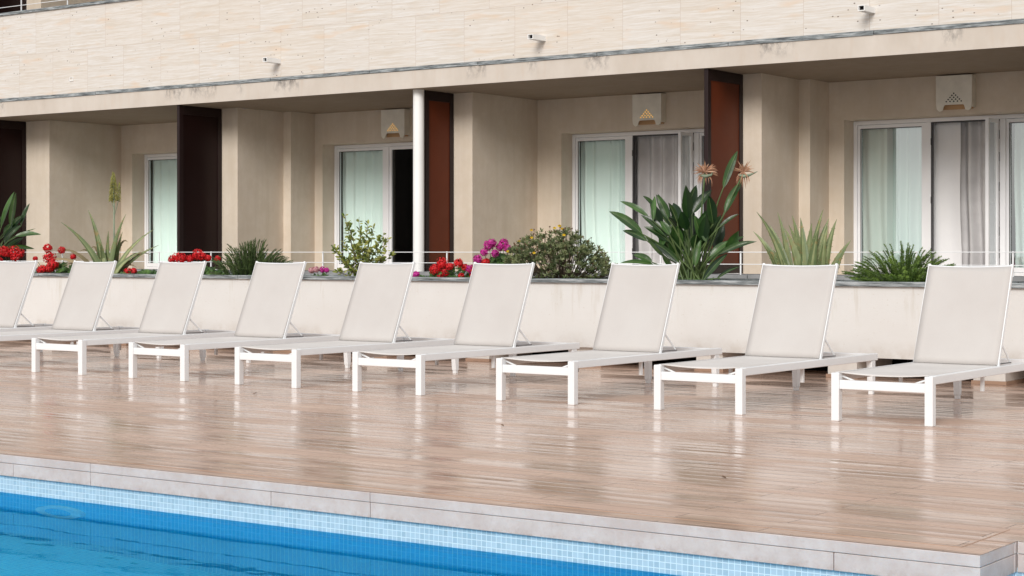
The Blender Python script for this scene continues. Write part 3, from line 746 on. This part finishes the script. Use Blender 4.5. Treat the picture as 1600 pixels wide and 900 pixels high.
def strelitzia(root, leaves, base, scale, rr, filler=10):
    """leaves: (blade base, blade tip, width) measured in the plant's own front view; base: foot of the clump"""
    L = MB(); S = MB()
    for (b, t, w) in leaves:
        bx, bz = (b[0]-base[0])/scale, (base[1]-b[1])/scale; tx, tz = (t[0]-base[0])/scale, (base[1]-t[1])/scale; w = w/scale
        yd = rr.uniform(-.28, .22); tn = rr.random()
        fx = rr.uniform(-.10, .10)
        foot = Vector((fx, rr.uniform(-.1, .1), 0)); B_ = Vector((bx, yd, bz)); T = Vector((tx, yd+rr.uniform(-.15, .15), tz))
        mid = Vector((lerp(fx, bx, .35), yd*.5, bz*.62))
        S.tube(arc(foot, mid, B_, 6), [.011, .0105, .01, .009, .008, .007, .006], 5, tint=rr.uniform(.2, .9), cap=False)
        d = (T-B_); n = 9; bend = Vector((0, 0, d.length*.06)); pts = []; wd = []
        hint = Vector((rr.uniform(-.5, .5), -1, rr.uniform(-.1, .9))).normalized()
        for k in range(n+1):
            q = k/n; pts.append(B_+d*q+bend*math.sin(PI*q)+Vector((0, rr.uniform(-.003, .003), 0)))
            wd.append(w*.80*max(.02, (math.sin(PI*min(1, q**.8)))**.75 if q < 1 else .02))
        L.blade(pts, wd, hint, fold=rr.uniform(.25, .6), tint=tn, var=.18*rr.choice((-1, 1)))
        S.tube([p-hint*.002 for p in pts[:-1]], [.004]*(n), 4, tint=.9, cap=False)
    for k in range(filler):
        a = rr.uniform(0, 2*PI); hh = rr.uniform(.25, .62); rx = rr.uniform(.1, .34)
        foot = Vector((rr.uniform(-.1, .1), rr.uniform(-.1, .1), 0)); B_ = Vector((rx*math.cos(a), rx*.7*math.sin(a)+.1, hh))
        S.tube(arc(foot, Vector((foot.x*.6, .05, hh*.6)), B_, 5), [.011, .01, .009, .008, .007, .006], 5, tint=rr.uniform(.0, .7), cap=False)
        T = B_+Vector((.12*math.cos(a), .12*math.sin(a), rr.uniform(.16, .32))); d = T-B_
        L.blade([B_+d*q for q in (0, .2, .4, .6, .8, 1)], [.02, .08, .11, .10, .06, .003], (rr.uniform(-.6, .6), -1, .3), .4, tint=rr.uniform(0, .45), var=.1)
    L.build('foliage', M['strel'], root, smooth=True, world=False); S.build('stalk', M['petiole'], root, smooth=True, world=False)

def bird_flower(root, p, r, rr, stem_from, side=0):
    st = MB(); st.tube(arc(stem_from, (lerp(stem_from[0], p[0], .4), p[1], p[2]*.55), p, 8), .009, 6, tint=.4, cap=False); st.build('flower_stalk', M['petiole'], root, smooth=True, world=False)
    fl = MB(); P = Vector(p)
    for k in range(46):
        a = rr.uniform(-.15, PI+.15) if rr.random() < .75 else rr.uniform(0, 2*PI)
        d = Vector((math.cos(a), rr.uniform(-.8, .8), math.sin(a)*.9+side*.2)).normalized(); Ln = r*rr.uniform(.55, 1.1)
        q = P+Vector((0, 0, .015)); m1 = q+d*Ln*.5+Vector((0, 0, .01)); e = q+d*Ln+Vector((0, 0, -Ln*rr.uniform(-.1, .35)))
        fl.blade(arc(q, m1, e, 4), [.006, .011, .010, .007, .001], (rr.uniform(-1, 1), -1, rr.uniform(-1, 1)), .3, tint=rr.random())
    for k in range(12):
        a = rr.uniform(0, 2*PI); e = P+Vector((math.cos(a)*r*.5, rr.uniform(-.04, .04), -r*rr.uniform(.5, 1.0)))
        fl.blade(arc(P, P+Vector((math.cos(a)*r*.6, 0, -.02)), e, 4), [.005, .009, .009, .006, .001], (rr.uniform(-1, 1), -1, 0), .3, tint=rr.random()*.7)
    fl.build('flower', M['bloom'], root, world=False)
    sp = MB(); s = 1 if side >= 0 else -1
    sp.tube([P+Vector((-.05, 0, -.01)), P+Vector((0, -.01, -.025)), P+Vector((.06, -.015, -.012)), P+Vector((.13 if side else .07, -.02, .02))], [.010, .017, .011, .003], 7, tint=.8); sp.build('spathe', M['spathe'], root, smooth=True, world=False)

rr = random.Random(11)
r1 = at_root('bird_of_paradise', plantx(1083, 14.5), 14.5, 'big dark green bird of paradise plant with two dried orange flowers before a red-brown screen', 'plant')
zx = 4.185*166; base = (640, 880)
LV = [((310,555),(90,405),75), ((350,440),(165,335),50), ((460,570),(300,430),70), ((340,600),(180,530),55), ((375,470),(388,305),42), ((470,460),(393,300),64),
      ((535,480),(473,350),48), ((585,600),(475,440),70), ((575,515),(672,225),112), ((640,420),(772,258),78), ((765,490),(728,305),92), ((825,262),(926,12),62),
      ((838,425),(962,205),66), ((800,512),(928,425),34), ((430,640),(475,515),74), ((645,765),(682,592),58), ((730,735),(978,568),66), ((800,685),(1042,603),48),
      ((690,860),(860,680),56), ((780,842),(932,765),28), ((385,755),(163,742),44), ((375,740),(250,688),56), ((545,745),(375,605),62), ((490,610),(318,505),62),
      ((600,700),(598,510),80), ((690,590),(640,430),70), ((720,610),(700,450),72), ((400,380),(315,300),40), ((560,640),(530,500),70), ((660,560),(720,420),64),
      ((740,700),(860,600),52), ((520,700),(420,560),66), ((500,780),(440,690),46), ((740,640),(800,480),60), ((480,560),(420,470),60), ((450,700),(330,560),50)]
strelitzia(r1, LV, base, zx, rr, 26)
def q2(px, py): return ((px-base[0])/zx, -.05, (base[1]-py)/zx)
bird_flower(r1, q2(715, 160), .13, rr, (.03, 0, 0), 0)
bird_flower(r1, q2(965, 160), .125, rr, (.05, 0, 0), 1)

rr = random.Random(5)
r2 = at_root('bird_of_paradise', plantx(-22, 14.5), 14.5, 'bird of paradise plant cut off by the left edge, before a dark screen', 'plant')
base = (-90, 840); zx = 4*123
LV = [((0,540),(76,308),52), ((-30,480),(42,335),44), ((88,530),(145,320),50), ((112,525),(165,382),44), ((28,560),(132,458),50), ((140,592),(298,582),42), ((55,640),(228,543),18),
      ((60,665),(212,672),34), ((20,620),(120,520),48), ((-20,600),(60,470),55), ((-120,500),(-90,260),60), ((-150,560),(-260,380),60), ((-60,560),(-40,360),60), ((-180,660),(-330,560),50), ((0,700),(110,600),50)]
strelitzia(r2, LV, base, zx, rr, 10)

def aloe(root, tips, base, scale, rr, mat='aloe', wbase=.088):
    A = MB(); Dd = MB()
    for tp in tips:
        tip, bx = tp[0], tp[1]; dry = len(tp) > 2 and tp[2] == 'dry'
        T = Vector(((tip[0]-base[0])/scale, rr.uniform(-.12, .12), (base[1]-tip[1])/scale)); F = Vector(((bx-base[0])/scale, rr.uniform(-.07, .07), 0))
        d = T-F; sid = 1 if d.x > 0 else -1
        mid = F+Vector((d.x*.28, d.y*.5, d.z*.62)) if not dry else F+Vector((d.x*.5, 0, max(.12, d.z+.1)))
        pts = arc(F, mid, T, 10); w = wbase*rr.uniform(.85, 1.2)*(.6 if dry else 1)
        wd = [w*(1-(k/10)**1.5)*(1-.1*k/10)+.003 for k in range(11)]
        tgt = Dd if dry else A
        hint = Vector((-sid*.35, -1, .5))
        tgt.blade(pts, wd, hint, .35, tint=rr.random(), var=.14); tgt.blade([p+Vector((0, .010*(1-k/10), -.008*(1-k/10))) for k, p in enumerate(pts)], wd, hint, .75, tint=rr.random()*.5)
        for k in range(1, 9):          # marginal teeth
            for s_ in (-1, 1):
                p = pts[k]+Vector((s_*wd[k]*.5, -.004, wd[k]*.15)); tgt.quad(p, p+Vector((0, 0, .012)), p+Vector((s_*.008, 0, .008)), tint=.9)
    A.build('foliage', M[mat], root, smooth=True, world=False)
    if Dd.v: Dd.build('dry_leaf', M['aloedry'], root, smooth=True, world=False)
rr = random.Random(21)
r3 = at_root('aloe', plantx(168, 14.55), 14.55, 'pale aloe with one tall yellowish flower spike and arching dry leaves', 'plant')
base = (670, 860); zx = 4*130
aloe(r3, [((385,515),640), ((535,435),640), ((805,465),690), ((975,560),720), ((985,660),740,), ((780,575),715), ((690,570),668), ((610,600),660), ((270,760),600,'dry'), ((330,700),610,'dry'),
          ((420,815),640,'dry'), ((860,800),700,'dry'), ((900,700),720), ((800,640),700,'dry'), ((380,790),640,'dry'), ((720,640),690), ((640,640),650), ((560,680),640,'dry'), ((930,720),720,'dry'), ((500,700),620,'dry')], base, zx, rr)
st = MB(); X = lambda px, pz: ((px-base[0])/zx, .0, (base[1]-pz)/zx)
st.tube([X(700,850), X(712,700), X(712,545), X(712,400), X(708,300), X(705,200)], [.012, .011, .010, .009, .006, .002], 6, tint=1)
st.tube([X(712,480), X(728,420), X(742,370), X(745,265)], [.005, .005, .004, .002], 5, tint=.9)
st.tube([X(712,430), X(696,390), X(690,340)], [.004, .004, .002], 5, tint=.9); st.build('flower_stalk', M['spathe'], r3, smooth=True, world=False)
fl = MB()
for k in range(460):
    which = rr.random()
    if which < .66: q = rr.random(); c = Vector(X(lerp(712, 706, q), lerp(385, 200, q))); rad = .062*(1-q)**.6+.010
    elif which < .88: q = rr.random(); c = Vector(X(lerp(740, 745, q), lerp(375, 262, q))); rad = .03*(1-q)**.6+.006
    else: q = rr.random(); c = Vector(X(lerp(694, 690, q), lerp(385, 335, q))); rad = .025
    a = rr.uniform(0, 2*PI); e = c+Vector((math.cos(a)*rad, math.sin(a)*rad, -.012 if rr.random() < .7 else .012))
    fl.blade([c, (c+e)/2+Vector((0, 0, .004)), e+Vector((0, 0, -.014))], [.004, .008, .004], (rr.uniform(-1, 1), -1, .2), .3, tint=rr.random())
fl.build('flower', M['spike'], r3, world=False)
rr = random.Random(22)
r4 = at_root('aloe', plantx(1254, 14.55), 14.55, 'aloe clump with many upright yellow-green pointed leaves beside the bird of paradise', 'plant')
base = (215, 862); zx = 4*174
aloe(r4, [((15,480),130), ((-80,400),120), ((-90,520),90), ((65,400),140), ((100,505),200), ((155,420),215), ((122,480),225), ((205,435),225), ((335,385),260), ((382,440),285), ((427,445),345),
          ((517,580),390), ((372,485),320), ((30,640),120), ((-20,610),100), ((300,520),270), ((250,600),240), ((320,640),300), ((180,600),190), ((270,470),250)], base, zx, rr, wbase=.095)

def plume_bush(root, name, mat, n, wid, hgt, rr, needle=.03, thick=.045, lean=1.0, dens=70, spread=.6):
    F = MB(); S = MB()
    for k in range(n):
        a = rr.uniform(0, 2*PI); rad = rr.random()**.6; ph = rr.random()
        top = Vector((math.cos(a)*rad*wid/2*lean, math.sin(a)*rad*wid*.35, hgt*(1.04-.62*rad**1.8)*(rr.uniform(.8, 1.1) if rr.random() < .6 else rr.uniform(.4, .85))))
        foot = Vector((top.x*spread, top.y*spread, 0)); mid = Vector((lerp(foot.x, top.x, .35), lerp(foot.y, top.y, .35), top.z*.8))
        pts = arc(foot, mid, top+Vector((top.x*.18, 0, -rad*.05*hgt)), 12)
        S.tube(pts, [.003]*13, 4, tint=.5, cap=False); tn = rr.random()
        for j in range(dens):
            q = rr.uniform(.02, 1); i = min(11, int(q*12)); c = pts[i].lerp(pts[i+1], q*12-i); d = (pts[i+1]-pts[i]).normalized()
            b = rr.uniform(0, 2*PI); o1 = d.orthogonal().normalized(); o2 = d.cross(o1); out = (o1*math.cos(b)+o2*math.sin(b))
            tw = thick*(1-.6*q**3)
            e = c+(out*tw+d*needle*rr.uniform(.4, 1.2)); sd = out.cross(d)*.0034
            F.quad(c-sd, c+sd, e, tint=min(1, max(0, tn*.6+rr.uniform(0, .5)*q)))
    F.build('foliage', M[mat], root, world=False); S.build('stem', M['petiole'], root, world=False)
rr = random.Random(31)
r5 = at_root('needle_bush', plantx(392, 14.4), 14.4, 'dark green needle-leaved bush right of the dark maroon screen', 'plant'); plume_bush(r5, '', 'needle', 260, .86, .43, rr, .034, .020, 1.0, 70, .72)
r6 = at_root('foxtail_fern', plantx(1412, 14.4), 14.4, 'bushy green foxtail fern with feathery plumes in front of the right hand door', 'plant'); plume_bush(r6, '', 'foxtail', 210, .92, .355, rr, .016, .030, 1.0, 140, .62)

# yellow-green leafy shrub
rr = random.Random(41)
r7 = at_root('leafy_shrub', plantx(568, 14.4), 14.4, 'loose shrub with yellow-green oval leaves in front of the mint curtain and dark doorway', 'plant')
F = MB(); S = MB(); base = (650, 845); zx = 4*147
tips = [((535,440),520), ((560,480),560), ((690,490),640), ((720,500),650), ((780,560),690), ((800,590),700), ((480,660),560), ((500,720),580), ((800,660),690), ((640,560),620), ((620,640),620),
        ((560,700),600), ((720,640),660), ((680,700),660), ((760,720),700), ((510,600),560), ((590,780),620), ((500,790),600), ((740,780),690), ((660,620),650), ((570,640),590), ((820,690),710), ((630,740),640), ((700,560),650), ((540,500),540),
        ((610,470),560), ((470,640),560), ((765,600),690), ((540,760),600), ((700,760),660), ((660,660),650)]
for tip, bx in tips:
    T = Vector(((tip[0]-base[0])/zx, rr.uniform(-.18, .18), (base[1]-tip[1])/zx)); Ft = Vector(((rr.uniform(620, 670)-base[0])/zx, rr.uniform(-.03, .03), 0))
    pts = arc(Ft, Vector((lerp(Ft.x, T.x, .55), T.y*.6, T.z*.5)), T, 8); S.tube(pts, [.006-.0005*k for k in range(9)], 5, tint=.5, cap=False)
    for j in range(26):
        q = 1-rr.random()**1.4*.62; i = min(7, int(q*8)); c = pts[i].lerp(pts[i+1], q*8-i)
        d = Vector((rr.uniform(-1, 1), rr.uniform(-1, 1), rr.uniform(-.2, 1.1))).normalized(); Ln = rr.uniform(.035, .065)
        c = c+d*.008; F.blade([c, c+d*Ln*.35, c+d*Ln*.7, c+d*Ln], [.004, Ln*.46, Ln*.40, .002], (rr.uniform(-1, 1), -1, rr.uniform(0, 1.5)), .25, tint=rr.random()**1.3, var=.15)
F.build('foliage', M['varie'], r7, world=False); S.build('stem', M['bark'], r7, world=False)

# mound shrub with yellow flowers
rr = random.Random(51)
r8 = at_root('mound_shrub', plantx(880, 14.45), 14.45, 'rounded grey-green shrub with small yellow flowers and brown seed heads', 'plant')
F = MB(); Y_ = MB(); H = MB(); S = MB()
def moundh(x, y): 
    q = ((x+.03)/.60)**2+(y/.40)**2
    return .0 if q > 1 else .53*(1-q)**.42*(1+.10*noise.noise(Vector((x*5, y*5, 2))))*(1 if x < .12 else 1-.35*(x-.12)/.4)
for k in range(820):
    while True:
        x, y = rr.uniform(-.62, .58), rr.uniform(-.4, .4); hh = moundh(x, y)
        if hh > .04: break
    z = hh*rr.uniform(.55, 1.0) if rr.random() < .65 else hh*rr.uniform(.1, .8); c = Vector((x, y, z)); tn = rr.random()*(.35+.65*z/max(hh, .01))
    ax = Vector((x*.8, y-.35, .5)).normalized()
    for j in range(13):
        d = (ax+Vector((rr.gauss(0, .75), rr.gauss(0, .75), rr.gauss(0, .5)))).normalized(); Ln = rr.uniform(.03, .055)
        F.blade([c, c+d*Ln*.6, c+d*Ln], [.003, .010, .001], (rr.uniform(-1, 1), -1, 1), .2, tint=min(1, max(0, tn+rr.uniform(-.15, .25))))
    if rr.random() < .25: S.tube([(x*.4, y*.4, 0), (x*.8, y*.8, z*.6), c], .003, 4, tint=.3, cap=False)
for k in range(70):
    x, y = rr.uniform(-.56, .5), rr.uniform(-.33, .1); hh = moundh(x, y)+rr.uniform(-.01, .035); c = Vector((x, y-.02, hh))
    if hh < .1: continue
    S.tube([c-Vector((0, 0, .05)), c], .0015, 3, cap=False)
    if x < .02 and rr.random() < .3:
        for j in range(9):
            a = 2*PI*j/9; d = Vector((math.cos(a), -.5, math.sin(a)*.7)); Y_.blade([c, c+d*.010, c+d*.018], [.005, .008, .003], (0, -1, .4), .1, tint=rr.random())
    else:
        for j in range(7):
            d = Vector((rr.gauss(0, 1), rr.gauss(0, 1), rr.gauss(0, 1))).normalized(); H.blade([c, c+d*.006, c+d*.012], [.005, .007, .002], (rr.random(), -1, 0), .1, tint=rr.random())
F.build('foliage', M['mound'], r8, world=False); Y_.build('flower', M['yellow'], r8, world=False); H.build('seed_head', M['brownhead'], r8, world=False); S.build('stem', M['bark'], r8, world=False)

# geraniums and other low flowers
def geranium(u0, u1, zt, blooms, petal, label, seed, y=14.35, leafden=1.0, name='geranium', leafmat='geran'):
    rr = random.Random(seed); uc = (u0+u1)/2; pxm = .582*(uc+3050)/y*1.0; x = plantx(uc, y)
    root = at_root(name, x, y, label, 'flowering plant', None, z=.80); wid = (u1-u0)/pxm; F = MB(); S = MB()
    for k in range(int(70*wid/.3*leafden)):
        px = rr.uniform(-wid/2, wid/2); yy = rr.uniform(-.15, .15); z = zt*rr.uniform(.1, .95)*(1-.5*abs(px/(wid/2+.001))**2)
        c = Vector((px, yy, z)); rad = rr.uniform(.016, .034); nrm = Vector((rr.gauss(0, .5), -1, rr.uniform(.1, 1.4))).normalized(); a1 = nrm.orthogonal().normalized(); a2 = nrm.cross(a1); tn = rr.random()
        i0 = len(F.v); F.v.append(tuple(c)); K = 9
        for j in range(K): a = 2*PI*j/K; q = rad*(1+.16*math.cos(j*2.1)); F.v.append(tuple(c+a1*math.cos(a)*q+a2*math.sin(a)*q+nrm*.004*math.cos(3*a)))
        for j in range(K-1): F.f.append((i0, i0+1+j, i0+2+j)); F.t.append(min(1, max(0, tn+rr.uniform(-.1, .1))))
        if rr.random() < .4: S.tube([(px*.5, yy*.5, 0), c], .002, 4, cap=False)
    F.build('foliage', M[leafmat], root, world=False)
    for b in blooms:
        bu, bv, br = b[:3]; pm = b[3] if len(b) > 3 else petal
        lx_ = (bu-uc)/pxm; lz_ = h_+(394-bv)/pxm-.80; c0 = Vector((lx_, rr.uniform(-.17, -.08), lz_)); r_ = br/pxm; P = MB()
        S.tube([(lx_*.6, 0, 0), (lx_*.85, -.05, lz_*.6), c0], .003, 5, cap=False)
        r_ *= 1.18
        for j in range(int(95+40*br/6)):
            d = Vector((rr.gauss(0, 1), rr.gauss(0, 1), rr.gauss(0, .8))).normalized(); c = c0+d*r_*rr.uniform(.65, 1)
            t1 = d.orthogonal().normalized(); t1 = (t1*math.cos(j)+d.cross(t1)*math.sin(j)); ln = .015+.25*r_*.5
            P.blade([c, c+t1*ln*.5+d*.004, c+t1*ln], [.005, ln*.75, ln*.35], d, .15, tint=rr.random())
        P.build('flower', M[pm], root, world=False)
    S.build('stem', M['petiole'], root, world=False)
geranium(-12, 42, .15, [(12,392,8), (28,392,8), (37,396,6), (3,408,7), (30,402,6), (0,420,7), (18,396,5)], 'redp', 'red geraniums beneath the bird of paradise at the left edge', 1)
geranium(60, 128, .15, [(81,387,6), (74,388,2.5), (102,391,5), (82,402,9), (88,412,9), (72,420,6), (84,419,6), (118,401,4), (59,404,3), (68,422,5)], 'redp', 'red geraniums between the bird of paradise and the pale aloe', 2, leafden=1.1)
geranium(192, 256, .06, [(203,424,5), (213,423,4)], 'redp', 'low green geranium with two small red blooms right of the pale aloe', 3)
geranium(262, 350, .12, [(278,402,6), (287,403,8), (312,397,8), (318,400,6), (330,403,4), (344,404,4), (258,419,3), (300,404,5), (272,405,5)], 'redp', 'red geraniums in front of the dark maroon screen', 4)
geranium(486, 516, .03, [(490,422,4,'pink'), (497,421,4,'pink'), (506,421,4,'magenta'), (513,422,3,'magenta')], 'pink', 'tiny pink and purple flowers left of the yellow-green leafy shrub', 5, leafden=.3, name='small_flower')
geranium(640, 660, .03, [(648,430,4), (653,428,4)], 'magenta', 'small magenta flowers at the foot of the white column', 6, leafden=.6, name='small_flower')
geranium(672, 756, .14, [(692,411,8), (681,421,7), (695,424,8), (718,411,6), (728,418,5), (742,424,8), (722,431,4), (736,420,6,'magenta'), (748,405,5,'magenta'), (688,430,6), (752,414,5), (744,432,5), (705,416,5)], 'redp', 'red geraniums with some magenta blooms right of the white column', 7)
geranium(752, 812, .27, [(765,383,7), (788,380,6), (770,380,6), (747,405,6), (760,409,5,'redp'), (782,386,5), (775,396,5), (758,394,5), (794,388,5)], 'magenta', 'magenta geranium with fresh green leaves left of the rounded shrub', 8, leafden=2.6)
# low ground cover in the planter so that no bare soil shows
rr = random.Random(61); F = MB()
for (ua, ub, dens) in ((-60, 480, 2600), (660, 980, 1200), (1020, 1130, 350), (1340, 1500, 500)):
    for k in range(dens):
        y = rr.uniform(14.15, 14.75); x = plantx(rr.uniform(ua, ub), y); c = Vector((x, y, .785+rr.uniform(0, .05)*rr.random()))
        d = Vector((rr.gauss(0, 1), rr.gauss(0, 1), rr.uniform(.2, 1.2))).normalized(); Ln = rr.uniform(.015, .035)
        F.blade([c, c+d*Ln*.6, c+d*Ln], [.003, .014, .002], (rr.uniform(-1, 1), -1, 1), .2, tint=rr.random())
tag(F.build('ground_cover', M['geran']), 'low green ground cover between the planter plants', 'ground cover', kind='stuff')

# a few dry leaves blown onto the deck
rr = random.Random(77)
for (x, y, lab) in ((-4.06, 7.42, 'dry brown leaf lying on the wet deck in front of the nearest lounger'), (-6.4, 8.85, 'dry brown leaf on the deck in front of the lounger by the bird of paradise'),
                    (-9.4, 9.75, 'dry brown leaf on the deck at the foot of the middle loungers')):
    F = MB(); a = rr.uniform(0, PI); d = Vector((math.cos(a), math.sin(a), 0)); c = Vector((x, y, .004)); Ln = rr.uniform(.04, .06)
    F.blade([c, c+d*Ln*.35+Vector((0, 0, .006)), c+d*Ln*.7+Vector((0, 0, .008)), c+d*Ln+Vector((0, 0, .003))], [.004, Ln*.4, Ln*.32, .002], (0, 0, 1), -.3, tint=.5+rr.random()*.5)
    tag(F.build('fallen_leaf', M['brownhead']), lab, 'leaf', 'dry leaves on the deck')

# ------------------------------------------------------------------ camera, light, world
cam = bpy.data.cameras.new('camera'); co = bpy.data.objects.new('camera', cam); C.objects.link(co)
co.location = (0, 0, h_); co.rotation_euler = (R(90), 0, al)
cam.sensor_width = 36; cam.lens = 36*f_/1600; cam.shift_y = -56/1600; cam.clip_end = 2000; cam.clip_start = .05
scene.camera = co
SE, SA = 26, 18       # sun elevation; azimuth measured from behind the camera side
dirv = Vector((math.sin(R(SA))*math.cos(R(SE)), -math.cos(R(SA))*math.cos(R(SE)), math.sin(R(SE))))   # towards the sun
sd = bpy.data.lights.new('sun', 'SUN'); sd.energy = 2.3; sd.angle = R(22); sd.color = (1, .965, .92)
so = bpy.data.objects.new('sun', sd); C.objects.link(so); so.rotation_euler = dirv.to_track_quat('Z', 'Y').to_euler(); so.location = (0, 0, 20)
w = bpy.data.worlds.new('World'); scene.world = w; w.use_nodes = True; nt = w.node_tree; nt.nodes.clear()
sky = nt.nodes.new('ShaderNodeTexSky'); sky.sky_type = 'NISHITA'; sky.sun_disc = False; sky.sun_elevation = R(SE)
sky.sun_rotation = math.atan2(dirv.x, dirv.y); sky.air_density = 1.2; sky.dust_density = 3
mixn = nt.nodes.new('ShaderNodeMix'); mixn.data_type = 'RGBA'; mixn.inputs[0].default_value = .82
mixn.inputs[7].default_value = (8.75, 8.7, 8.75, 1)      # overcast veil over the clear sky
bg = nt.nodes.new('ShaderNodeBackground'); bg.inputs[1].default_value = .098
wo = nt.nodes.new('ShaderNodeOutputWorld')
nt.links.new(sky.outputs[0], mixn.inputs[6]); nt.links.new(mixn.outputs[2], bg.inputs[0]); nt.links.new(bg.outputs[0], wo.inputs[0])
scene.view_settings.view_transform = 'Standard'; scene.view_settings.look = 'None'; scene.view_settings.exposure = 0
scene.cycles.max_bounces = 10; scene.cycles.transparent_max_bounces = 12
